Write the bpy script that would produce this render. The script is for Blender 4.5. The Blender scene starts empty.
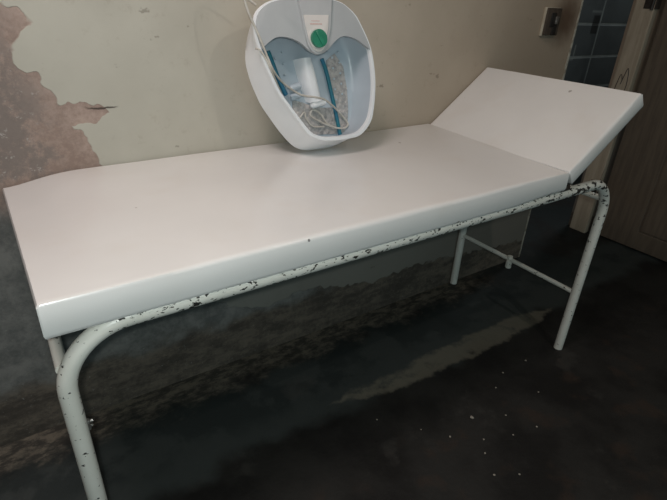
import bpy, bmesh, math, random
from mathutils import Vector, Matrix, noise
random.seed(7)
S = bpy.context.scene
COL = S.collection
PI = math.pi

# ------------------------------------------------------------------ helpers
def obj(name, bm, mat, parent=None, smooth=True):
    bmesh.ops.recalc_face_normals(bm, faces=bm.faces[:])
    me = bpy.data.meshes.new(name)
    bm.to_mesh(me); bm.free()
    o = bpy.data.objects.new(name, me)
    COL.objects.link(o)
    if mat: me.materials.append(mat)
    if smooth:
        for p in me.polygons: p.use_smooth = True
        me.set_sharp_from_angle(angle=math.radians(38))
    if parent: o.parent = parent
    return o

def tag(o, label=None, cat=None, group=None, kind=None):
    if label: o['label'] = label
    if cat: o['category'] = cat
    if group: o['group'] = group
    if kind: o['kind'] = kind
    return o

def empty(name, loc):
    o = bpy.data.objects.new(name, None)
    o.location = loc; o.empty_display_size = .05
    COL.objects.link(o)
    return o

def shift(o, root):
    """parent o to root while keeping its mesh in world coordinates"""
    o.parent = root
    o.matrix_parent_inverse = Matrix.Translation(root.location).inverted()
    return o

def box(bm, x0, x1, y0, y1, z0, z1, bev=0, seg=2):
    r = bmesh.ops.create_cube(bm, size=1)
    vs = r['verts']
    for v in vs:
        v.co = Vector((x0 + (v.co.x + .5)*(x1-x0), y0 + (v.co.y + .5)*(y1-y0), z0 + (v.co.z + .5)*(z1-z0)))
    if bev:
        es = list({e for v in vs for e in v.link_edges})
        bmesh.ops.bevel(bm, geom=es, offset=bev, segments=seg, profile=.5, affect='EDGES')

def tube(bm, pts, rad, n=20, caps=True):
    pts = [Vector(p) for p in pts]
    rings = []
    prev = None
    for i, p in enumerate(pts):
        if i == 0: t = pts[1]-p
        elif i == len(pts)-1: t = p-pts[i-1]
        else: t = (pts[i+1]-p).normalized() + (p-pts[i-1]).normalized()
        t.normalize()
        if prev is None:
            a = Vector((0, 0, 1)) if abs(t.z) < .9 else Vector((0, 1, 0))
            u = t.cross(a).normalized()
        else:
            u = (prev - t*prev.dot(t)).normalized()
        prev = u
        w = t.cross(u)
        r = rad[i] if isinstance(rad, (list, tuple)) else rad
        rings.append([bm.verts.new(p + u*math.cos(2*PI*k/n)*r + w*math.sin(2*PI*k/n)*r) for k in range(n)])
    for a, b in zip(rings, rings[1:]):
        for k in range(n):
            bm.faces.new((a[k], a[(k+1) % n], b[(k+1) % n], b[k]))
    if caps:
        bm.faces.new(rings[0]); bm.faces.new(rings[-1])

def smooth_path(pts, sub=8):
    P = [Vector(p) for p in pts]
    out = []
    for i in range(len(P)-1):
        p0 = P[max(i-1, 0)]; p1 = P[i]; p2 = P[i+1]; p3 = P[min(i+2, len(P)-1)]
        for s in range(sub):
            t = s/sub
            out.append(.5*((2*p1) + (p2-p0)*t + (2*p0-5*p1+4*p2-p3)*t*t + (3*p1-p0-3*p2+p3)*t**3))
    out.append(P[-1])
    return out

# ------------------------------------------------------------------ material helpers
class NT:
    def __init__(self, name):
        self.m = bpy.data.materials.new(name); self.m.use_nodes = True
        self.t = self.m.node_tree; self.n = self.t.nodes; self.l = self.t.links
        self.b = self.n['Principled BSDF']
    def node(self, ty, **kw):
        n = self.n.new(ty)
        for k, v in kw.items():
            if k.startswith('_'): setattr(n, k[1:], v)
        return n
    def link(self, a, b): self.l.new(a, b)
    def coord(self, scale=None, off=None):
        c = self.n.new('ShaderNodeTexCoord').outputs['Object']
        if scale is None: return c
        m = self.n.new('ShaderNodeMapping'); m.inputs['Scale'].default_value = scale
        if off: m.inputs['Location'].default_value = off
        self.link(c, m.inputs['Vector']); return m.outputs['Vector']
    def noise(self, vec, scale, detail=6, rough=.55, out='Fac'):
        n = self.n.new('ShaderNodeTexNoise'); n.inputs['Scale'].default_value = scale
        n.inputs['Detail'].default_value = detail; n.inputs['Roughness'].default_value = rough
        self.link(vec, n.inputs['Vector']); return n.outputs[out]
    def voro(self, vec, scale, feature='F1', out='Distance'):
        n = self.n.new('ShaderNodeTexVoronoi'); n.feature = feature; n.inputs['Scale'].default_value = scale
        self.link(vec, n.inputs['Vector']); return n.outputs[out]
    def math(self, op, a, b=None, clamp=False):
        n = self.n.new('ShaderNodeMath'); n.operation = op; n.use_clamp = clamp
        for i, v in enumerate((a, b)):
            if v is None: continue
            if isinstance(v, (int, float)): n.inputs[i].default_value = v
            else: self.link(v, n.inputs[i])
        return n.outputs[0]
    def step(self, v, lo, hi):
        n = self.n.new('ShaderNodeMapRange'); n.interpolation_type = 'SMOOTHSTEP'
        self.link(v, n.inputs[0]); n.inputs[1].default_value = lo; n.inputs[2].default_value = hi
        return n.outputs[0]
    def mix(self, f, a, b):
        n = self.n.new('ShaderNodeMix'); n.data_type = 'RGBA'
        if isinstance(f, (int, float)): n.inputs[0].default_value = f
        else: self.link(f, n.inputs[0])
        for i, v in ((6, a), (7, b)):
            if isinstance(v, (tuple, list)): n.inputs[i].default_value = (*v[:3], 1)
            else: self.link(v, n.inputs[i])
        return n.outputs[2]
    def xyz(self, vec):
        n = self.n.new('ShaderNodeSeparateXYZ'); self.link(vec, n.inputs[0]); return n.outputs
    def curve(self, v, x0, x1, y0, y1, pts):
        """piecewise y(x) through pts, x in [x0,x1], y in [y0,y1]"""
        mr = self.n.new('ShaderNodeMapRange'); self.link(v, mr.inputs[0])
        mr.inputs[1].default_value = x0; mr.inputs[2].default_value = x1
        fc = self.n.new('ShaderNodeFloatCurve'); self.link(mr.outputs[0], fc.inputs['Value'])
        c = fc.mapping.curves[0]
        P = [((x-x0)/(x1-x0), (y-y0)/(y1-y0)) for x, y in pts]
        c.points[0].location = P[0]; c.points[1].location = P[-1]
        for p in P[1:-1]: c.points.new(*p)
        for p in c.points: p.handle_type = 'VECTOR'
        fc.mapping.update()
        return self.math('ADD', self.math('MULTIPLY', fc.outputs[0], y1-y0), y0)
    def bump(self, h, strength=.3, dist=.01, prev=None):
        n = self.n.new('ShaderNodeBump'); n.inputs['Strength'].default_value = strength
        n.inputs['Distance'].default_value = dist; self.link(h, n.inputs['Height'])
        if prev is not None: self.link(prev, n.inputs['Normal'])
        self.link(n.outputs[0], self.b.inputs['Normal']); return n.outputs[0]
    def set(self, color=None, rough=None, **kw):
        for k, v in (('Base Color', color), ('Roughness', rough)):
            if v is None: continue
            i = self.b.inputs[k]
            if isinstance(v, tuple): i.default_value = (*v, 1)
            elif isinstance(v, (int, float)): i.default_value = v
            else: self.link(v, i)
        for k, v in kw.items(): self.b.inputs[k.replace('_', ' ')].default_value = v
        return self.m

def hexc(r, g, b):
    f = lambda c: (c/255/12.92) if c/255 <= .04045 else ((c/255+.055)/1.055)**2.4
    return (f(r), f(g), f(b))

def mottled(name, a, b, scale=8, rough=.6, bump=.15, bscale=60, bd=.002, **kw):
    t = NT(name); c = t.coord()
    t.bump(t.noise(c, bscale), bump, bd)
    return t.set(t.mix(t.step(t.noise(c, scale), .35, .65), a, b), rough, **kw)

# ------------------------------------------------------------------ dimensions recovered from the photograph (metres)
W = .60; L = 1.749                 # frame: width between tubes, length between legs
R_T = .0172; Z_R = .7475
MX0, MX1, MY0, MY1, MZ0, MZ1 = -.012, 1.431, -.0178, .614, .766, .826
HL, HA, HT = .360, .632, .058
YW = .6175                         # back wall face
XE = 2.298                         # right end of the back wall
XJ0, XJ1 = 2.945, 2.982            # door jamb
XD = 2.985

# ------------------------------------------------------------------ materials
def wall_material():
    t = NT('painted_plaster'); c = t.coord()
    nz = t.n.new('ShaderNodeTexNoise'); nz.inputs['Scale'].default_value = 26; nz.inputs['Detail'].default_value = 7
    nz.inputs['Roughness'].default_value = .34
    t.link(c, nz.inputs['Vector'])
    sub = t.n.new('ShaderNodeVectorMath'); sub.operation = 'SUBTRACT'; t.link(nz.outputs['Color'], sub.inputs[0]); sub.inputs[1].default_value = (.5, .5, .5)
    sc = t.n.new('ShaderNodeVectorMath'); sc.operation = 'SCALE'; t.link(sub.outputs[0], sc.inputs[0]); sc.inputs['Scale'].default_value = .05
    ad = t.n.new('ShaderNodeVectorMath'); ad.operation = 'ADD'; t.link(c, ad.inputs[0]); t.link(sc.outputs[0], ad.inputs[1])
    x, y, z = t.xyz(ad.outputs[0])
    bx = t.curve(z, .5, 1.5, 0, .6, [(.5, .5), (.72, .49), (.78, .30), (.84, .21), (.88, .2), (.925, .195), (.945, .165), (.955, .2), (.972, .245),
                                   (.985, .262), (.997, .235), (1.006, .15), (1.05, .128), (1.085, .108), (1.10, .066), (1.13, .062), (1.16, .085),
                                   (1.19, .118), (1.215, .112), (1.235, .075), (1.3, .05), (1.5, .0)])
    m1 = t.step(t.math('SUBTRACT', bx, x), -.003, .003)
    bz = t.curve(x, -.5, 2.5, 0, 1.0, [(-.5, .75), (.42, .74), (.47, .34), (.5, .29), (.6, .235), (.71, .205), (.88, .235), (1.05, .19), (1.21, .16), (1.45, .175), (1.64, .165), (2.1, .12), (2.5, .1)])
    m2 = t.step(t.math('SUBTRACT', bz, z), -.003, .003)
    peel = t.math('MAXIMUM', m1, m2, True)
    # thin horizontal crack running right from the patch
    cx, cy, cz = t.xyz(c)
    wob = t.math('MULTIPLY', t.math('SUBTRACT', t.noise(c, 14, 4), .5), .03)
    dz = t.math('ABSOLUTE', t.math('SUBTRACT', t.math('ADD', cz, wob), .990))
    cr = t.math('MULTIPLY', t.step(dz, .0035, .001), t.math('MULTIPLY', t.step(cx, .19, .22), t.step(cx, .285, .265)))
    # paint: grey-green at left, warmer cream to the right, blotches
    blot = t.step(t.noise(c, 3.2, 5), .35, .7)
    green = t.mix(blot, hexc(182, 179, 167), hexc(192, 189, 177))
    warm = t.mix(blot, hexc(181, 169, 153), hexc(191, 179, 163))
    paint = t.mix(t.step(t.math('ADD', cx, t.math('MULTIPLY', t.noise(c, 2.5), .5)), .35, 1.55), green, warm)
    paint = t.mix(t.math('MULTIPLY', t.step(t.math('ADD', cx, t.math('MULTIPLY', t.noise(c, 2.1), .4)), 1.3, 2.3), .8), paint, hexc(158, 139, 120))
    fine = t.step(t.noise(c, 30, 6, .7), .56, .72)
    paint = t.mix(t.math('MULTIPLY', fine, .18), paint, hexc(140, 126, 105))
    paint = t.mix(t.math('MULTIPLY', t.step(cz, .80, .70), .7), paint, hexc(98, 101, 99))
    # dirt scuffs
    sp = t.step(t.noise(t.coord((1, 1, 1.6), (3.1, 0, 1.7)), 19, 3), .70, .75)
    paint = t.mix(t.math('MULTIPLY', sp, .45), paint, hexc(96, 86, 72))
    # brown grime round the socket
    g = t.n.new('ShaderNodeVectorMath'); g.operation = 'DISTANCE'; t.link(ad.outputs[0], g.inputs[0]); g.inputs[1].default_value = (2.20, YW, 1.225)
    paint = t.mix(t.math('MULTIPLY', t.step(g.outputs['Value'], .15, .02), .85), paint, hexc(82, 58, 42))
    # bare render
    pn = t.step(t.math('ADD', t.math('MULTIPLY', t.noise(c, 9, 8, .65), .6), t.math('MULTIPLY', t.noise(c, 75, 6, .75), .4)), .38, .6)
    pl = t.mix(pn, hexc(146, 127, 117), hexc(176, 156, 145))
    gsp = t.math('MULTIPLY', t.step(t.noise(c, 9, 9, .75), .42, .56), t.step(t.math('ADD', x, t.math('MULTIPLY', cz, .25)), .42, .30))
    pl = t.mix(t.math('MULTIPLY', gsp, .75), pl, hexc(112, 106, 102))
    fl = t.step(t.noise(c, 42, 7, .75), .58, .66)
    pl = t.mix(t.math('MULTIPLY', fl, t.math('MULTIPLY', gsp, .8)), pl, hexc(186, 182, 178))
    low = t.mix(t.step(t.noise(c, 12, 9, .78), .35, .65), hexc(98, 99, 97), hexc(132, 131, 127))
    low2 = t.mix(t.step(t.math('ADD', t.math('MULTIPLY', t.noise(t.coord((1, 1, 2.6)), 7.5, 11, .72), .75), t.math('MULTIPLY', t.noise(c, 60, 4, .7), .25)), .40, .62), hexc(76, 70, 64), hexc(116, 106, 95))
    lowz = t.step(t.math('ADD', cz, t.math('MULTIPLY', t.math('SUBTRACT', t.noise(c, 6, 6), .5), .2)), .24, .17)
    low = t.mix(lowz, low, low2)
    sal = t.step(t.noise(c, 70, 5, .75), .62, .7)
    low = t.mix(t.math('MULTIPLY', sal, .5), low, hexc(160, 158, 152))
    pl = t.mix(t.step(cz, .80, .70), pl, low)
    col = t.mix(peel, paint, pl)
    col = t.mix(t.math('MULTIPLY', cr, .85), col, hexc(58, 50, 46))
    rim = t.math('MULTIPLY', peel, t.math('SUBTRACT', 1.0, peel))
    h = t.math('ADD', t.math('MULTIPLY', peel, -.6), t.math('MULTIPLY', t.math('MULTIPLY', t.noise(c, 45, 8, .7), .5), t.math('ADD', t.math('MULTIPLY', peel, .9), .12)))
    h = t.math('SUBTRACT', h, t.math('MULTIPLY', cr, .5))
    t.bump(h, .55, .006)
    return t.set(col, .72, Specular_IOR_Level=.3)

def floor_material():
    t = NT('dark_worn_concrete'); c = t.coord()
    x, y, z = t.xyz(c)
    n1 = t.noise(c, 3.1, 8, .6); n2 = t.noise(c, 11, 8, .65)
    col = t.mix(t.step(n1, .38, .62), hexc(29, 28, 27), hexc(44, 43, 41))
    # greenish damp area under the couch
    wv = t.math('ADD', y, t.math('MULTIPLY', t.math('SUBTRACT', t.noise(c, 4, 6), .5), .28))
    damp = t.math('MULTIPLY', t.step(wv, .15, .24), t.step(wv, .52, .44))
    col = t.mix(t.math('MULTIPLY', damp, .85), col, hexc(66, 71, 70))
    blk = t.math('MULTIPLY', t.step(n1, .54, .47), t.step(wv, .24, .34))
    col = t.mix(t.math('MULTIPLY', blk, .7), col, hexc(42, 48, 48))
    # lighter strip along the floor, ragged at its edges
    w2 = t.math('ADD', y, t.math('MULTIPLY', t.math('SUBTRACT', t.noise(c, 9, 7, .65), .5), .10))
    ctr = t.curve(x, .2, 2.6, 0, .6, [(.2, .30), (.8, .232), (1.05, .205), (1.5, .205), (1.9, .20), (2.6, .2)])
    wid = t.curve(x, .2, 2.6, -.05, .2, [(.2, -.04), (.66, -.03), (.85, .022), (1.1, .035), (1.5, .05), (1.8, .05), (2.1, -.03), (2.6, -.04)])
    d = t.math('SUBTRACT', wid, t.math('ABSOLUTE', t.math('SUBTRACT', w2, ctr)))
    strip = t.math('MULTIPLY', t.step(d, -.012, .012), t.step(n2, .25, .5))
    col = t.mix(t.math('MULTIPLY', strip, .6), col, hexc(128, 122, 108))
    # sandy rubble band at the foot of the wall
    rub = t.math('MULTIPLY', t.step(t.math('ADD', y, t.math('MULTIPLY', t.math('SUBTRACT', n2, .5), .34)), .45, .57), t.step(x, 2.1, 1.6))
    col = t.mix(t.math('MULTIPLY', rub, .8), col, t.mix(t.step(t.noise(t.coord((1, 2, 1)), 16, 10, .75), .42, .6), hexc(70, 67, 62), hexc(128, 120, 107)))
    # rusty stain front right, pale blotch front left
    rs = t.math('MULTIPLY', t.step(t.noise(c, 6.5, 6), .55, .68), t.step(y, .05, -.1))
    col = t.mix(t.math('MULTIPLY', rs, .5), col, hexc(60, 48, 40))
    pb = t.step(t.noise(t.coord((1, 1, 1), (1.3, .4, 0)), 4.2, 7, .6), .60, .70)
    col = t.mix(t.math('MULTIPLY', pb, .25), col, hexc(84, 82, 78))
    t.bump(t.math('ADD', t.noise(c, 40, 8, .7), t.math('MULTIPLY', n1, 1.5)), .35, .008)
    return t.set(col, t.math('ADD', t.math('MULTIPLY', n1, .4), .45), Specular_IOR_Level=.25)

def tile_material():
    t = NT('blue_grey_wall_tile'); c = t.coord(); x, y, z = t.xyz(c)
    v = t.n.new('ShaderNodeCombineXYZ'); t.link(t.math('SUBTRACT', x, 3.42 - 3*.62), v.inputs[0]); t.link(t.math('SUBTRACT', z, 1.183 - 6*.198), v.inputs[1])
    b = t.n.new('ShaderNodeTexBrick'); b.offset = 0; b.squash = 1
    t.link(v.outputs[0], b.inputs['Vector']); b.inputs['Scale'].default_value = 1
    b.inputs['Brick Width'].default_value = .62; b.inputs['Row Height'].default_value = .198
    b.inputs['Mortar Size'].default_value = .010; b.inputs['Mortar Smooth'].default_value = .4
    b.inputs['Color1'].default_value = (*hexc(84, 92, 95), 1); b.inputs['Color2'].default_value = (*hexc(96, 103, 106), 1)
    b.inputs['Mortar'].default_value = (*hexc(150, 158, 158), 1)
    n = t.step(t.noise(c, 7, 6), .35, .7)
    def rect(x0, x1, z0, z1):
        e = .006
        return t.math('MULTIPLY', t.math('MULTIPLY', t.step(x, x0-e, x0+e), t.step(x, x1+e, x1-e)), t.math('MULTIPLY', t.step(z, z0-e, z0+e), t.step(z, z1+e, z1-e)))
    base = t.mix(t.math('MULTIPLY', n, .35), b.outputs['Color'], hexc(56, 62, 66))
    for r_, cc in (((3.33, 3.405, 1.125, 1.235), (34, 36, 38)), ((3.20, 3.215, .98, 1.06), (150, 156, 154)), ((3.15, 3.215, .965, .98), (140, 146, 144)), ((3.30, 3.42, 1.25, 1.262), (130, 138, 138))):
        base = t.mix(t.math('MULTIPLY', rect(*r_), .85), base, hexc(*cc))
    t.bump(t.math('SUBTRACT', 1.0, b.outputs['Fac']), .4, .003)
    return t.set(base, .35)

def wood_material(name, a, b, crack=True):
    t = NT(name); c = t.coord((9, 9, .9)); c0 = t.coord()
    g = t.noise(c, 5, 8, .6)
    col = t.mix(t.step(g, .35, .65), a, b)
    st = t.step(t.noise(t.coord((14, 14, 2.2)), 3, 5, .6), .64, .70)
    col = t.mix(t.math('MULTIPLY', st, .5 if crack else .25), col, hexc(58, 44, 34))
    col = t.mix(t.math('MULTIPLY', t.step(t.noise(c0, 4, 6), .5, .75), .35), col, hexc(92, 78, 62))
    t.bump(t.noise(c, 12, 6), .25, .003)
    return t.set(col, .6)

def chipped_paint():
    t = NT('chipped_cream_enamel'); c = t.coord(); x, y, z = t.xyz(c)
    cs = t.coord((.6, 1, 1))
    n = t.noise(cs, 78, 4, .55)
    n2 = t.noise(t.coord((.6, 1, 1), (5, 2, 1)), 125, 4, .55)
    big = t.noise(c, 4.5, 3)
    # wear is heaviest along the upper face of the rail and round the right-hand bend
    rail = t.math('MULTIPLY', t.math('MULTIPLY', t.step(z, .700, .735), t.step(t.math('ABSOLUTE', t.math('SUBTRACT', y, .3)), .30, .306)), t.step(x, .05, .13))
    right = t.math('MULTIPLY', t.step(x, 1.35, 1.6), t.step(z, .15, .62))
    wear2 = t.math('SUBTRACT', t.math('MULTIPLY', rail, .05), t.math('MULTIPLY', t.step(x, 1.3, 1.6), .05))
    wear = t.math('ADD', t.math('MULTIPLY', rail, .075), t.math('MULTIPLY', right, .060))
    wear = t.math('ADD', wear, t.math('MULTIPLY', t.math('SUBTRACT', big, .5), .14))
    m1 = t.step(t.math('ADD', n, wear), .672, .684)
    m2 = t.math('MULTIPLY', t.step(t.math('ADD', n2, wear2), .672, .685), 1.0)
    m = t.math('MAXIMUM', m1, m2, True)
    paint = t.mix(t.step(t.noise(c, 12, 5), .35, .7), hexc(220, 219, 210), hexc(228, 227, 219))
    rust = t.mix(t.step(t.noise(c, 150, 4), .45, .6), hexc(34, 33, 32), hexc(56, 49, 44))
    t.bump(t.math('SUBTRACT', 1.0, m), .5, .0012)
    return t.set(t.mix(m, paint, rust), t.math('ADD', t.math('MULTIPLY', m, .4), .32))

def vinyl():
    t = NT('white_vinyl'); c = t.coord()
    n = t.noise(c, 2.2, 4)
    col = t.mix(t.step(n, .35, .7), hexc(224, 223, 221), hexc(231, 230, 228))
    sp = t.step(t.noise(t.coord((1, 1, 1), (2.4, 1, 0)), 23, 2), .76, .77)
    col = t.mix(t.math('MULTIPLY', sp, .6), col, hexc(120, 108, 98))
    nk = t.n.new('ShaderNodeVectorMath'); nk.operation = 'DISTANCE'; t.link(c, nk.inputs[0]); nk.inputs[1].default_value = (.492, MY0, .8205)
    col = t.mix(t.math('MULTIPLY', t.step(t.math('ADD', nk.outputs['Value'], t.math('MULTIPLY', t.noise(c, 300, 2), .004)), .0062, .0048), .8), col, hexc(70, 66, 64))
    ed = t.step(t.noise(c, 6, 5), .5, .75)
    col = t.mix(t.math('MULTIPLY', ed, .12), col, hexc(205, 190, 172))
    h = t.math('ADD', t.noise(t.coord((.6, 1, 1)), 9, 3), t.math('MULTIPLY', t.noise(c, 240, 2), .08))
    t.bump(h, .12, .006)
    return t.set(col, .30, Specular_IOR_Level=.45, Coat_Weight=.4, Coat_Roughness=.17)

M = dict(
    wall=wall_material(), floor=floor_material(), tile=tile_material(), paint=chipped_paint(), vinyl=vinyl(),
    jamb=wood_material('weathered_jamb_wood', hexc(164, 151, 132), hexc(180, 167, 148)),
    door=wood_material('brown_door_wood', hexc(88, 78, 67), hexc(102, 91, 78), False),
    edge=mottled('chipped_white_plaster', hexc(188, 184, 172), hexc(140, 132, 118), 40, .8, .5, 60, .004),
    dark=mottled('dark_iron', hexc(46, 40, 36), hexc(62, 54, 48), 40, .5),
    steel=mottled('worn_steel', hexc(150, 148, 144), hexc(110, 104, 98), 60, .35, Metallic=.7),
    grey_plaster=mottled('dim_plaster', hexc(140, 130, 116), hexc(120, 112, 100), 5, .8),
    socket=mottled('aged_brown_plastic', hexc(78, 67, 58), hexc(66, 56, 48), 30, .45),
    socket_side=mottled('lit_side_plastic', hexc(188, 180, 162), hexc(170, 160, 142), 30, .45),  # pale colour stands in for light on the box's left side
    hole=mottled('black_plastic', hexc(30, 27, 25), hexc(38, 34, 31), 30, .5),
    white=mottled('white_plastic', hexc(238, 240, 242), hexc(232, 235, 238), 6, .32, .05),
    panel=mottled('pale_panel_plastic', hexc(222, 218, 214), hexc(214, 210, 206), 8, .35, .05),
    guard=mottled('satin_grey_plastic', hexc(184, 187, 188), hexc(178, 181, 183), 8, .4, .05),
    basin=mottled('blue_grey_plastic', hexc(188, 199, 208), hexc(180, 192, 201), 9, .3, .08),
    teal=mottled('teal_plastic', hexc(30, 116, 128), hexc(36, 104, 134), 22, .35),
    green=mottled('green_plastic', hexc(56, 150, 118), hexc(40, 126, 98), 18, .35),
    red=mottled('red_ink', hexc(214, 168, 160), hexc(206, 152, 146), 80, .6),
    cord=mottled('white_cord', hexc(206, 202, 194), hexc(190, 184, 174), 40, .5),
    crumb=mottled('plaster_crumb', hexc(160, 154, 143), hexc(136, 130, 120), 80, .9, .4, 200),
)
def floor_bubble():
    t = NT('bubbled_foot_plastic'); c = t.coord()
    v = t.voro(c, 75); n = t.noise(c, 60, 5, .7)
    t.bump(t.math('SUBTRACT', 1.0, v), .8, .006, t.bump(n, .5, .004))
    return t.set(t.mix(t.step(n, .4, .62), hexc(192, 187, 184), hexc(164, 162, 161)), .22)
M['bubble'] = floor_bubble()

# ------------------------------------------------------------------ setting
def struct(name, bm, m): return tag(obj(name, bm, m, smooth=False), kind='structure')
bm = bmesh.new(); box(bm, -2.2, 4.6, -3.2, 1.6, -.08, 0); struct('floor', bm, M['floor'])
bm = bmesh.new(); box(bm, -2.2, XE, YW, YW+.13, 0, 2.7); box(bm, XE, XJ1, YW, YW+.13, 2.05, 2.7); box(bm, XJ1-.002, 3.09, YW, YW+.13, 0, 2.7)
struct('wall_back', bm, M['wall'])
bm = bmesh.new(); box(bm, 3.09, 3.2, -3.2, YW+.13, 0, 2.7); struct('wall_right', bm, M['grey_plaster'])
bm = bmesh.new(); box(bm, -2.3, -2.2, -3.2, YW+.13, 0, 2.7); struct('wall_left', bm, M['grey_plaster'])
bm = bmesh.new(); box(bm, -2.2, 4.6, -3.2, 1.6, 2.7, 2.78); struct('ceiling', bm, M['grey_plaster'])
# tiled room behind the doorway
bm = bmesh.new(); box(bm, 2.0, 4.6, 1.15, 1.25, 0, 2.7); struct('wall_tiled', bm, M['tile'])
bm = bmesh.new(); box(bm, 4.6, 4.7, YW, 1.25, 0, 2.7); box(bm, 1.9, 2.0, YW+.13, 1.25, 0, 2.7); box(bm, 3.2, 4.6, YW, YW+.13, 0, 2.7); struct('wall_inner', bm, M['grey_plaster'])  # unseen side walls, added to keep world light off the tiles
# chipped plaster arris on the end of the wall
bm = bmesh.new()
pts = []
z = 0.0
random.seed(3)
while z < 2.05:
    w = random.uniform(.003, .010)*(1.0 if random.random() > .2 else 1.7)
    pts.append((XE - w, z)); z += random.uniform(.015, .05)
pts.append((XE-.006, 2.05))
f0 = [bm.verts.new((x, YW-.0022, z)) for x, z in pts]; f1 = [bm.verts.new((XE+.004, YW-.0022, z)) for x, z in pts]
g1 = [bm.verts.new((XE+.004, YW+.035, z)) for x, z in pts]; b0 = [bm.verts.new((x, YW+.001, z)) for x, z in pts]
for i in range(len(pts)-1):
    bm.faces.new((f0[i], f1[i], f1[i+1], f0[i+1])); bm.faces.new((f1[i], g1[i], g1[i+1], f1[i+1])); bm.faces.new((b0[i], f0[i], f0[i+1], b0[i+1]))
struct('trim_1', bm, M['edge'])
# jamb: a wide weathered board with a stop bead
bm = bmesh.new(); box(bm, XJ0, XJ1, YW-.006, YW+.100, 0, 2.06, .005)
jamb = struct('trim_2', bm, M['jamb'])
for pl_ in ([(.694, .862), (.680, .955), (.664, .925)], [(.668, .905), (.652, .990), (.640, .960)], [(.640, .965), (.634, .900), (.640, .862)]):
    bm = bmesh.new()
    tube(bm, smooth_path([(XJ0-.0002, y_, z_) for y_, z_ in pl_], 4), .0022, 6)
    shift(obj('crack', bm, M['dark']), jamb)
# open door leaf standing at right angles to the wall
bm = bmesh.new()
DY0, DY1 = -.20, YW-.03
box(bm, XD+.010, XD+.030, DY0+.02, DY1-.02, .02, 2.0)
box(bm, XD, XD+.040, DY1-.257, DY1, .012, 2.02, .004); box(bm, XD, XD+.040, DY0, DY0+.13, .012, 2.02, .004)
for z0, z1 in ((.012, .12), (.80, .858), (1.9, 2.02)): box(bm, XD+.001, XD+.039, DY0+.1, DY1-.1, z0, z1, .004)
box(bm, XD+.004, XD+.036, DY0+.13, DY1-.265, .125, .795, .004); box(bm, XD+.004, XD+.036, DY0+.13, DY1-.265, .864, 1.89, .004)
door = struct('door_1', bm, M['door'])
for zc in (1.33, .30):
    bm = bmesh.new()
    tube(bm, [(XJ0-.004, YW+.006, zc-.05), (XJ0-.004, YW+.006, zc+.05)], .008, 12)
    box(bm, XJ0-.003, XJ0+.002, YW+.008, YW+.05, zc-.045, zc+.045, .001)
    box(bm, XJ0-.004, XD+.004, YW-.012, YW-.006, zc-.045, zc+.045, .001)
    shift(obj('hinge', bm, M['dark']), door)

# ------------------------------------------------------------------ examination couch
couch = empty('examination_couch', (L/2, W/2, 0))
tag(couch, 'long white vinyl examination couch on chipped cream tubular steel frame against peeling wall', 'examination couch')
def part(name, bm, m, parent=couch, root=couch):
    o = obj(name, bm, m)
    if parent is root: return shift(o, root)
    o.parent = parent; o.matrix_parent_inverse = (Matrix.Translation(root.location)).inverted() @ Matrix.Translation(Vector((0,0,0)))
    o.matrix_parent_inverse = Matrix.Identity(4)
    return o

def pad(length, lip, skew, bulge, rise, depth_top, seed):
    """upholstered slab in local u (length), v (width), w (height): domed top, tight rounded edges"""
    bm = bmesh.new()
    nx, ny = max(12, int(length/.02)), 34
    y0, y1 = MY0, MY1
    r = .016
    def prof(s, w):           # spacing that packs rows into the rounded edges
        return s
    us = [0, .003, .007, .012, .018] + [.018 + (length-.036)*i/nx for i in range(1, nx)] + [length-.018, length-.012, length-.007, length-.003, length]
    vs = [0, .003, .007, .012, .018, .026, .036] + [.036 + (y1-y0-.072)*i/ny for i in range(1, ny)] + [y1-y0-.036, y1-y0-.026, y1-y0-.018, y1-y0-.012, y1-y0-.007, y1-y0-.003, y1-y0]
    H = depth_top
    def drop(d, rr):
        return 0 if d >= rr else rr - math.sqrt(max(0, rr*rr-(rr-d)**2))
    grid = []
    for u in us:
        row = []
        for v in vs:
            du = min(u, length-u); dv = min(v, y1-y0-v)
            soft = .007 + .007*math.sin(PI*min(1, max(0, u/length)))**2
            h = H - max(drop(du, .005), drop(dv, soft if v < .3 else .008)*.75)
            q = v/(y1-y0); dome = bulge*(1-(2*u/length-1)**4)*math.sin(PI*q) + rise*q*q*(3-2*q)*(1-1.8*math.exp(-(u/.10)**2))
            h += dome + .0016*noise.noise(Vector((u*5+seed, v*6, seed)))
            row.append(bm.verts.new((u - skew*q*math.exp(-(u/.5)**2), y0+v, h)))
        grid.append(row)
    for a, b in zip(grid, grid[1:]):
        for k in range(len(vs)-1): bm.faces.new((a[k], b[k], b[k+1], a[k+1]))
    # sides with a slight tuck at the bottom
    nu, nv = len(us), len(vs)
    side = [(0, -1)]*nu + [(1, 0)]*(nv-1) + [(0, 1)]*(nu-1) + [(-1, 0)]*(nv-2)
    for k_, d_ in ((0, (-1, -1)), (nu-1, (1, -1)), (nu+nv-2, (1, 1)), (2*nu+nv-3, (-1, 1))): side[k_] = d_
    per = [grid[i][0] for i in range(len(us))] + [grid[-1][k] for k in range(1, len(vs))] + [grid[i][-1] for i in range(len(us)-2, -1, -1)] + [grid[0][k] for k in range(len(vs)-2, 0, -1)]
    cx, cy = length/2, (y0+y1)/2
    prev = per
    for (h, ins) in ((.010, -.0005), (.004, .001), (0, .005)):
        ring = []
        for v, (sx_, sy_) in zip(per, side):
            dx, dy = -sx_, -sy_
            ring.append(bm.verts.new((v.co.x+dx*ins, v.co.y+dy*ins, h - lip*min(1, max(0, (1.36-v.co.x)/.16)))))
        n = len(per)
        for k in range(n): bm.faces.new((prev[k], prev[(k+1) % n], ring[(k+1) % n], ring[k]))
        prev = ring
    bm.faces.new(prev)
    return bm
bm = pad(MX1-MX0, .0095, .012, .004, .0135, MZ1-MZ0, 1.3)
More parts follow.
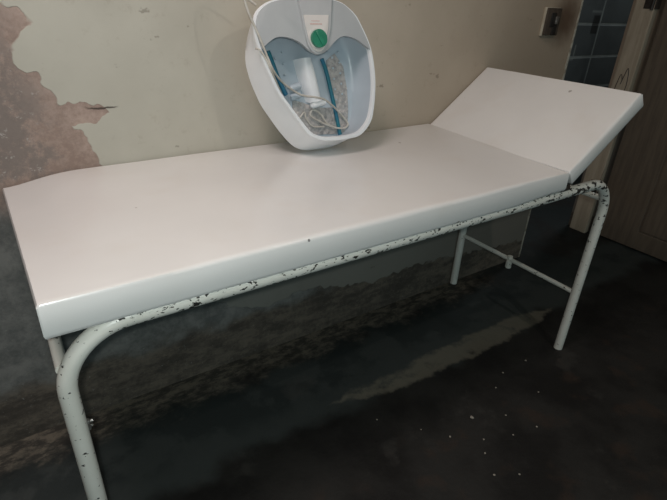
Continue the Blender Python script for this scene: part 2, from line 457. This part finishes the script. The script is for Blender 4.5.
bmesh.ops.translate(bm, verts=bm.verts[:], vec=(MX0, 0, MZ0))
part('mattress', bm, M['vinyl'])
# headrest: hinged at the end of the mattress and tipped up
bm = pad(HL+.010, 0, 0, .002, .0, HT, 7.7)
rot = Matrix.Rotation(-HA, 4, 'Y')
bmesh.ops.translate(bm, verts=bm.verts[:], vec=(.002, 0, -HT))
bmesh.ops.transform(bm, matrix=rot, verts=bm.verts[:])
bmesh.ops.translate(bm, verts=bm.verts[:], vec=(MX1-.004, 0, MZ1-.0005))
head = part('headrest', bm, M['vinyl'])
hx = MX1 + .003 + math.sin(HA)*HT
for y in (MY0+.012, MY1-.06):
    bm = bmesh.new()
    box(bm, MX1-.010, MX1+.034, y-.008, y+.040, Z_R+R_T-.002, Z_R+R_T+.012, .002)
    tube(bm, [(MX1+.026, y-.006, MZ0+.010), (MX1+.026, y+.04, MZ0+.010)], .007, 12)
    part('hinge', bm, M['dark'])
# prop strut behind the headrest
bm = bmesh.new()
for y in (.40,):
    tube(bm, [(L-.16, y, Z_R-.05), (MX1+.27, y, .885+.02)], .008, 12)
part('prop_strut', bm, M['paint'])
# tubular frame
BR = .125
def leg_path(x, s, y):           # s=+1: rail runs towards +x
    p = [(x, y, .004), (x, y, .2), (x, y, .4), (x, y, Z_R-BR)]
    for k in range(1, 13):
        a = PI/2*k/12
        p.append((x + s*BR*(1-math.cos(a)), y, Z_R-BR + BR*math.sin(a)))
    return p
for y in (0, W):
    for x, s in ((0, 1), (L, -1)):
        bm = bmesh.new(); tube(bm, leg_path(x, s, y), R_T, 24); part('leg', bm, M['paint'])
    bm = bmesh.new(); tube(bm, [(BR+ (L-2*BR)*i/30, y, Z_R) for i in range(31)], R_T, 24); part('side_rail', bm, M['paint'])
for x in (0, L):
    bm = bmesh.new(); tube(bm, [(x, R_T*.5, .672), (x, W-R_T*.5, .672)], .0105, 16); part('crossbar', bm, M['paint'])
    bm = bmesh.new(); tube(bm, [(x, R_T*.5, .276), (x, W-R_T*.5, .276)], .0095, 16); st = part('stretcher', bm, M['paint'])
    bm = bmesh.new(); tube(bm, [(x, .318, .236), (x, .318, .268)], [.0135, .0135], 14); tube(bm, [(x, .318, .260), (x, .318, .292)], .011, 14)
    o = part('sleeve', bm, M['paint'])
# plain cross slats under the mattress board
bm = bmesh.new()
bm.free()
for x in (.45, .95):
    bm = bmesh.new(); box(bm, x-.015, x+.015, .0, W, Z_R+.002, MZ0+.0005, .001)
    part('support_slat', bm, M['paint'])
# small lug with bolt on the left front leg
bm = bmesh.new()
box(bm, .010, .022, -.004, .008, .522, .546, .003); tube(bm, [(.021, .002, .540), (.027, .002, .540)], .004, 10)
tube(bm, [(.021, .002, .529), (.025, .002, .529)], .003, 10)
part('lug', bm, M['steel'])

# ------------------------------------------------------------------ foot spa leaning on the wall
TL = math.atan(.262)
O = Vector((.854, .482, .8425)); EB = Vector((0, math.sin(TL), math.cos(TL))); EC = Vector((0, -math.cos(TL), math.sin(TL))); EA = Vector((1, 0, 0))
def sp(a, b, c): return EA*a + EB*(b*.970) + EC*c
spa = empty('foot_spa', O)
tag(spa, 'white plastic foot spa with green dial, leaning upright on white couch against wall', 'foot spa')
def spart(name, bm, m, parent=spa):
    o = obj(name, bm, m); o.parent = parent; return o
CEN = (-.047, .23)
rim_in = [(-.055, .425), (-.108, .421), (-.139, .418), (-.182, .411), (-.207, .398), (-.228, .378), (-.233, .353), (-.230, .313), (-.222, .290), (-.211, .25), (-.185, .182), (-.140, .115), (-.100, .058),
          (-.061, .042), (.001, .038), (.068, .041), (.112, .077), (.132, .143), (.139, .19), (.139, .237), (.133, .289), (.118, .324), (.086, .383), (.046, .414), (-.002, .424)]
rim_out = [(-.055, .432), (-.108, .429), (-.139, .426), (-.182, .419), (-.211, .405), (-.236, .384), (-.242, .353), (-.239, .313), (-.231, .286), (-.220, .246), (-.195, .178), (-.150, .111), (-.110, .048),
           (-.063, .029), (.001, .025), (.077, .029), (.124, .070), (.143, .140), (.150, .19), (.150, .237), (.144, .289), (.129, .326), (.095, .389), (.050, .421), (-.002, .431)]
base = [(-.055, .420), (-.11, .415), (-.15, .405), (-.19, .392), (-.214, .359), (-.231, .312), (-.238, .27), (-.229, .215), (-.208, .152), (-.161, .074), (-.128, .030), (-.106, .012), (-.08, .003), (-.04, .001),
        (.01, .001), (.045, .006), (.075, .03), (.108, .085), (.126, .15), (.134, .21), (.138, .27), (.132, .312), (.118, .355), (.09, .392), (.05, .41), (.0, .419)]
NA = 120
def polar(poly):
    P = [(math.atan2(b-CEN[1], a-CEN[0]), math.hypot(a-CEN[0], b-CEN[1])) for a, b in poly]
    P.sort(); ext = [(t-2*PI, r) for t, r in P] + P + [(t+2*PI, r) for t, r in P]
    out = []
    for k in range(NA):
        th = -PI + 2*PI*k/NA
        i = max(j for j in range(len(ext)-1) if ext[j][0] <= th)
        (t0, r0), (t1, r1) = ext[i], ext[i+1]
        # interpolate along the straight chord, not the radius
        x0, y0, x1, y1 = r0*math.cos(t0), r0*math.sin(t0), r1*math.cos(t1), r1*math.sin(t1)
        den = (x1-x0)*math.sin(th) - (y1-y0)*math.cos(th)
        out.append((y0*(x1-x0) - x0*(y1-y0))/den if abs(den) > 1e-9 else r0)
    for _ in range(3):
        out = [(out[k-1] + 2*out[k] + out[(k+1) % NA])/4 for k in range(NA)]
    return out
RI, RO, RB = polar(rim_in), polar(rim_out), polar(base)
def loop(bm, rad, c, s=1.0, ds=0.0):
    vs = []
    for k in range(NA):
        th = -PI + 2*PI*k/NA; r = rad[k]*s + ds
        vs.append(bm.verts.new(sp(CEN[0]+r*math.cos(th), CEN[1]+r*math.sin(th), c)))
    return vs
def bridge(bm, loops):
    for a, b in zip(loops, loops[1:]):
        for k in range(NA): bm.faces.new((a[k], a[(k+1) % NA], b[(k+1) % NA], b[k]))
def lerp(A, B, t): return [x*(1-t)+y*t for x, y in zip(A, B)]
CR = .097
def insl(sc):     # walls slope in, except at the heel where they drop almost straight
    out = []
    for k in range(NA):
        th = -PI + 2*PI*k/NA
        heel = max(0, -math.sin(th))**3
        out.append(RI[k]*(sc*(1-heel) + (1 + .5*(1-sc))*heel))
    return out
bm = bmesh.new()
ls = [loop(bm, RB, 0, 1, -.016), loop(bm, RB, .002, 1, -.006), loop(bm, RB, .008), loop(bm, lerp(RB, RO, .25), .03, 1, .001), loop(bm, lerp(RB, RO, .55), .055), loop(bm, lerp(RB, RO, .85), .080, 1, -.001),
      loop(bm, RO, .088), loop(bm, RO, .094), loop(bm, RO, CR, 1, -.002), loop(bm, RI, CR, 1, .002), loop(bm, RI, .094), loop(bm, RI, .085, 1, -.001)]
bridge(bm, ls); bm.faces.new(ls[0])
spart('shell', bm, M['white'])
bm = bmesh.new()
ls = [loop(bm, RI, .086, 1, -.0005), loop(bm, insl(.985), .07), loop(bm, insl(.95), .045), loop(bm, insl(.91), .026), loop(bm, insl(.87), .017), loop(bm, insl(.80), .014), loop(bm, RI, .014, .4), loop(bm, RI, .014, .05)]
bridge(bm, ls); bm.faces.new(ls[-1])
basin = spart('basin', bm, M['basin'])
def prism(bm, pts, c0, c1, bev=0):
    lo = [bm.verts.new(sp(a, b, c0)) for a, b in pts]; hi = [bm.verts.new(sp(a, b, c1)) for a, b in pts]
    n = len(pts)
    f = [bm.faces.new(lo), bm.faces.new(hi)] + [bm.faces.new((lo[k], lo[(k+1) % n], hi[(k+1) % n], hi[k])) for k in range(n)]
    if bev:
        es = [e for e in f[1].edges]
        bmesh.ops.bevel(bm, geom=es, offset=bev, segments=2, profile=.5, affect='EDGES')
# splash guard over the toes: two arches
arcL = smooth_path([(-.226, .293, 0), (-.207, .309, 0), (-.180, .3235, 0), (-.148, .3245, 0), (-.112, .3125, 0), (-.088, .294, 0)], 5)
arcR = smooth_path([(-.016, .290, 0), (.006, .310, 0), (.030, .324, 0), (.052, .327, 0), (.085, .318, 0), (.110, .303, 0), (.135, .287, 0)], 5)
top = []
for k in range(NA):
    th = -PI + 2*PI*k/NA; r = RI[k]+.003
    a, b = CEN[0]+r*math.cos(th), CEN[1]+r*math.sin(th)
    top.append((th, a, b))
topR = [(a, b) for th, a, b in top if b > .297 and a > .03]
topM = [(a, b) for th, a, b in top if b > .297 and -.12 <= a <= .03]
topL = [(a, b) for th, a, b in top if b > .297 and a < -.12]
up = sorted([(math.atan2(b-CEN[1], a-CEN[0]), a, b) for th, a, b in top if b > .297])
outline = [(p.x, p.y) for p in arcL] + [(-.072, .284), (-.052, .279), (-.032, .281)] + [(p.x, p.y) for p in arcR] + [(a, b) for _, a, b in up]
bm = bmesh.new(); prism(bm, outline, CR-.007, CR+.003, .0015)
guard = spart('splash_guard', bm, M['guard'])
# inside vertical lip under the arches
# central control panel with raised edges
bm = bmesh.new()
prism(bm, [(-.103, .4265), (-.095, .352), (-.086, .300), (-.075, .284), (-.061, .276), (-.044, .277), (-.033, .285), (-.025, .300), (-.006, .352), (.010, .428)], CR+.001, CR+.010, .003)
panel = spart('control_panel', bm, M['guard'])
bm = bmesh.new()
prism(bm, [(-.093, .381), (-.089, .350), (-.081, .304), (-.072, .290), (-.060, .283), (-.046, .284), (-.037, .291), (-.030, .304), (-.016, .350), (-.010, .382)], CR+.0095, CR+.0125, .0012)
inlay = spart('panel_inlay', bm, M['panel'])
# dial
bm = bmesh.new()
ctr = (-.0555, .3175)
def disc(bm, a0, b0, r, c0, c1, n=36, bev=0):
    prism(bm, [(a0+r*math.cos(2*PI*k/n), b0+r*math.sin(2*PI*k/n)) for k in range(n)], c0, c1, bev)
disc(bm, *ctr, .029, CR+.012, CR+.015, 40, .001)
ring = spart('dial_ring', bm, M['panel'])
bm = bmesh.new(); disc(bm, *ctr, .0245, CR+.014, CR+.025, 40, .003)
dial = spart('dial', bm, M['green'])
bm = bmesh.new()
ca = math.radians(28)
def rotp(a, b): return (ctr[0]+a*math.cos(ca)-b*math.sin(ca), ctr[1]+a*math.sin(ca)+b*math.cos(ca))
prism(bm, [rotp(-.0045, -.022), rotp(.0045, -.022), rotp(.0045, .022), rotp(-.0045, .022)], CR+.024, CR+.0285, .001)
for k in range(6):
    a = rotp(.011, -.012+.0045*k); b = rotp(.019, -.012+.0045*k)
    prism(bm, [(a[0], a[1]), (b[0], b[1]), (b[0], b[1]+.0016), (a[0], a[1]+.0016)], CR+.024, CR+.0256)
spart('pointer', bm, M['green'], dial)
# small unreadable red print above the dial
bm = bmesh.new()
random.seed(11)
a = -.075
while a < -.036:
    w = random.uniform(.0022, .0042)
    prism(bm, [(a, .3560), (a+w, .3560), (a+w, .3585), (a, .3585)], CR+.0123, CR+.0129); a += w+.0011
a = -.070
while a < -.046:
    w = random.uniform(.0018, .003)
    prism(bm, [(a, .3645), (a+w, .3645), (a+w, .3662), (a, .3662)], CR+.0123, CR+.0128); a += w+.001
spart('printed_text', bm, M['red'])
# centre ridge with roller
bm = bmesh.new()
rows = []
for i in range(13):
    t = i/12; b = .275 - .125*t; hw = .026 + .004*math.sin(PI*t); hgt = .044 - .014*t
    cxr = -.062 + .028*t
    row = []
    for j in range(13):
        s = -1 + 2*j/12
        row.append(bm.verts.new(sp(cxr + s*hw, b - .012*(1-s*s)*t*t, .013 + hgt*(1-abs(s)**3.2))))
    rows.append(row)
for r0, r1 in zip(rows, rows[1:]):
    for j in range(12): bm.faces.new((r0[j], r0[j+1], r1[j+1], r1[j]))
bm.faces.new(rows[-1]); bm.faces.new(rows[0])
spart('centre_ridge', bm, M['white'])  # white chosen to paint in the glare on the ridge top
bm = bmesh.new()
tube(bm, [sp(-.058, .136, .036), sp(-.052, .138, .038), sp(-.012, .146, .040), sp(-.006, .147, .038)], [.006, .0105, .0105, .006], 18)
spart('massage_roller', bm, M['white'])
bm = bmesh.new()
tube(bm, [sp(-.120, .190, .03), sp(-.114, .191, .03), sp(-.114, .191, .03)][:2] + [sp(-.086, .198, .03), sp(-.08, .199, .03)], [.006, .011, .011, .006], 18)
tube(bm, [sp(-.118, .165, .028), sp(-.112, .166, .028), sp(-.09, .172, .028), sp(-.084, .173, .028)], [.006, .010, .010, .006], 18)
spart('massage_roller', bm, M['basin'])
# bubbled footbeds
def footbed(pts):
    bm = bmesh.new(); prism(bm, pts, .013, .0185, .002)
    return bm
spart('footbed', footbed([(-.112, .105), (-.07, .050), (.040, .042), (.045, .125), (-.03, .13), (-.075, .150), (-.105, .160)]), M['bubble'])
spart('footbed', footbed([(.056, .042), (.083, .055), (.092, .12), (.094, .18), (.088, .25), (.06, .29), (.028, .27), (.028, .2), (.04, .13)]), M['bubble'])
# raised massage nubs
for (cx, cy, nn) in ((-.135, .245, 8), (.06, .21, 10)):
    for k in range(nn):
        a0 = cx + .018*((k % 2)*2-1)*.7; b0 = cy - .06 + .016*k
        bm = bmesh.new(); prism(bm, [(a0+.0035*math.cos(2*PI*q/10), b0+.0035*math.sin(2*PI*q/10)) for q in range(10)], .013, .0215, .001)
        spart('massage_nub', bm, M['basin'])
# teal strips
bm = bmesh.new(); tube(bm, smooth_path([sp(.006, .275, .024), sp(.020, .235, .022), sp(.030, .18, .021), sp(.042, .10, .021), sp(.050, .034, .021)], 6), .0062, 12)
spart('teal_strip', bm, M['teal'])
bm = bmesh.new(); tube(bm, smooth_path([sp(-.172, .30, .026), sp(-.160, .265, .022), sp(-.146, .22, .021), sp(-.128, .175, .021)], 6), .0068, 12)
spart('teal_strip', bm, M['teal'])
# power cord: loops from behind the rim, down its left edge and into the basin
bm = bmesh.new()
pth = [sp(-.20, .418, .045), sp(-.235, .440, .055), sp(-.262, .468, .085), sp(-.272, .462, .112), sp(-.268, .425, .116), sp(-.257, .383, .112), sp(-.232, .322, .107), sp(-.214, .272, .1025), sp(-.196, .235, .095),
       sp(-.151, .205, .06), sp(-.097, .172, .050), sp(-.05, .160, .058), sp(-.015, .152, .050), sp(.026, .128, .036), sp(.062, .096, .026), sp(.080, .070, .026), sp(.062, .058, .026), sp(.02, .066, .026), sp(-.02, .085, .026),
       sp(-.055, .108, .026), sp(-.045, .125, .028), sp(-.02, .11, .028), sp(0, .08, .027), sp(.03, .062, .027)]
tube(bm, smooth_path(pth, 7), .0031, 10)
spart('power_cord', bm, M['cord'])
bm = bmesh.new()
pth = [sp(-.245, .296, .1005), sp(-.232, .290, .1015), sp(-.219, .268, .1015), sp(-.205, .236, .098), sp(-.18, .20, .075), sp(-.15, .16, .045), sp(-.12, .125, .03), sp(-.095, .105, .024), sp(-.075, .12, .024), sp(-.07, .10, .024), sp(-.05, .075, .024), sp(-.01, .07, .024)]
tube(bm, smooth_path(pth, 7), .0026, 10)
spart('power_cord', bm, M['cord'])

# ------------------------------------------------------------------ wall socket
sk = empty('wall_socket', (2.082, YW, 1.216))
tag(sk, 'small brown wall socket with pale lit edge high on wall beside the doorway', 'socket')
def kpart(name, bm, m): o = obj(name, bm, m); return shift(o, sk)
bm = bmesh.new(); box(bm, 2.032, 2.132, YW-.012, YW, 1.160, 1.272, .002); kpart('back_box', bm, M['socket_side'])
bm = bmesh.new(); box(bm, 2.036, 2.133, YW-.020, YW-.011, 1.163, 1.270, .002); kpart('face_plate', bm, M['socket'])
bm = bmesh.new(); box(bm, 2.064, 2.098, YW-.0235, YW-.019, 1.196, 1.252, .003); box(bm, 2.085, 2.115, YW-.0225, YW-.019, 1.165, 1.205, .002); kpart('dark_recess', bm, M['hole'])
bm = bmesh.new(); box(bm, 2.092, 2.112, YW-.029, YW-.019, 1.208, 1.238, .003); kpart('metal_contact', bm, M['steel'])

# ------------------------------------------------------------------ plaster crumbs on the floor
def crumb(r, seed):
    bm = bmesh.new(); bmesh.ops.create_icosphere(bm, subdivisions=2, radius=r)
    for v in bm.verts:
        k = 1 + .45*noise.noise(v.co/r*1.3 + Vector((seed, 0, 0))); v.co *= k; v.co.z *= .55
    lo = min(v.co.z for v in bm.verts)
    bmesh.ops.translate(bm, verts=bm.verts[:], vec=(0, 0, -lo))
    return bm
spots = [(1.138, -.075, .0065), (.85, .092, .003), (1.012, -.093, .0035), (1.10, -.16, .0032), (1.25, -.13, .0028), (1.33, -.02, .003), (1.06, -.20, .003), (1.42, .02, .0035),
         (1.56, .02, .004), (1.20, -.20, .0028), (1.02, -.27, .0036), (1.09, -.31, .003), (.95, -.02, .0024), (1.30, -.22, .003), (1.45, -.12, .0028)]
for i, (x, y, r) in enumerate(spots):
    o = obj('plaster_crumb', crumb(r, i*3.1), M['crumb']); o.location = (x, y, 0)
    if i == 0: tag(o, 'largest white plaster crumb on the dark floor, bottom right of photo', 'crumb')
    else: tag(o, 'tiny white plaster crumb scattered on the dark floor in front of the couch', 'crumb', 'tiny crumbs on the dark floor')

# ------------------------------------------------------------------ light
def area(name, loc, target, size, power, color, size_y=None):
    d = bpy.data.lights.new(name, 'AREA'); d.energy = power; d.color = color; d.size = size
    if size_y: d.shape = 'RECTANGLE'; d.size_y = size_y
    o = bpy.data.objects.new(name, d); COL.objects.link(o); o.location = loc
    o.rotation_euler = (Vector(target)-Vector(loc)).to_track_quat('-Z', 'Y').to_euler()
    return o
area('ceiling_lamp', (-.1, -.08, 2.5), (.2, .12, .8), .5, 15, (1, .86, .83))
area('tile_room_fill', (3.9, .95, 2.5), (3.7, .95, .8), .3, 9, (.9, .97, 1))  # added fill, no fitting seen: lifts the tiles beyond the doorway
pl = bpy.data.lights.new('bulb', 'POINT'); pl.energy = 13; pl.color = (1, .92, .84); pl.shadow_soft_size = .02
o = bpy.data.objects.new('bulb', pl); COL.objects.link(o); o.location = (1.35, -.95, 2.3)
pl = bpy.data.lights.new('phone_flash', 'POINT'); pl.energy = 19; pl.color = (.92, 1, .97); pl.shadow_soft_size = .012
o = bpy.data.objects.new('phone_flash', pl); COL.objects.link(o); o.location = (-.02, -.84, 1.335)
w = bpy.data.worlds.new('World'); S.world = w; w.use_nodes = True
w.node_tree.nodes['Background'].inputs[0].default_value = (.62, .92, 1.0, 1)
w.node_tree.nodes['Background'].inputs[1].default_value = .34

# ------------------------------------------------------------------ camera
cam = bpy.data.cameras.new('camera'); co = bpy.data.objects.new('camera', cam); COL.objects.link(co)
cam.sensor_fit = 'HORIZONTAL'; cam.sensor_width = 36; cam.lens = 36*489.4/667; cam.clip_start = .02
RM = [[0.8293855561697311, -0.5569173996076374, 0.04430134570521624], [-0.22595847471102803, -0.4069129128486556, -0.8850788942593131], [0.5109426258625245, 0.7240613864661543, -0.4633278986910013]]
right, down, fwd = (Vector(r) for r in RM)
m = Matrix((( right.x, -down.x, -fwd.x), (right.y, -down.y, -fwd.y), (right.z, -down.z, -fwd.z))).to_4x4()
m.translation = (.0038, -.7996, 1.2816)
co.matrix_world = m
S.camera = co
S.view_settings.view_transform = 'Standard'; S.view_settings.look = 'None'; S.view_settings.exposure = 0; S.view_settings.gamma = 1
S.view_settings.use_curve_mapping = False
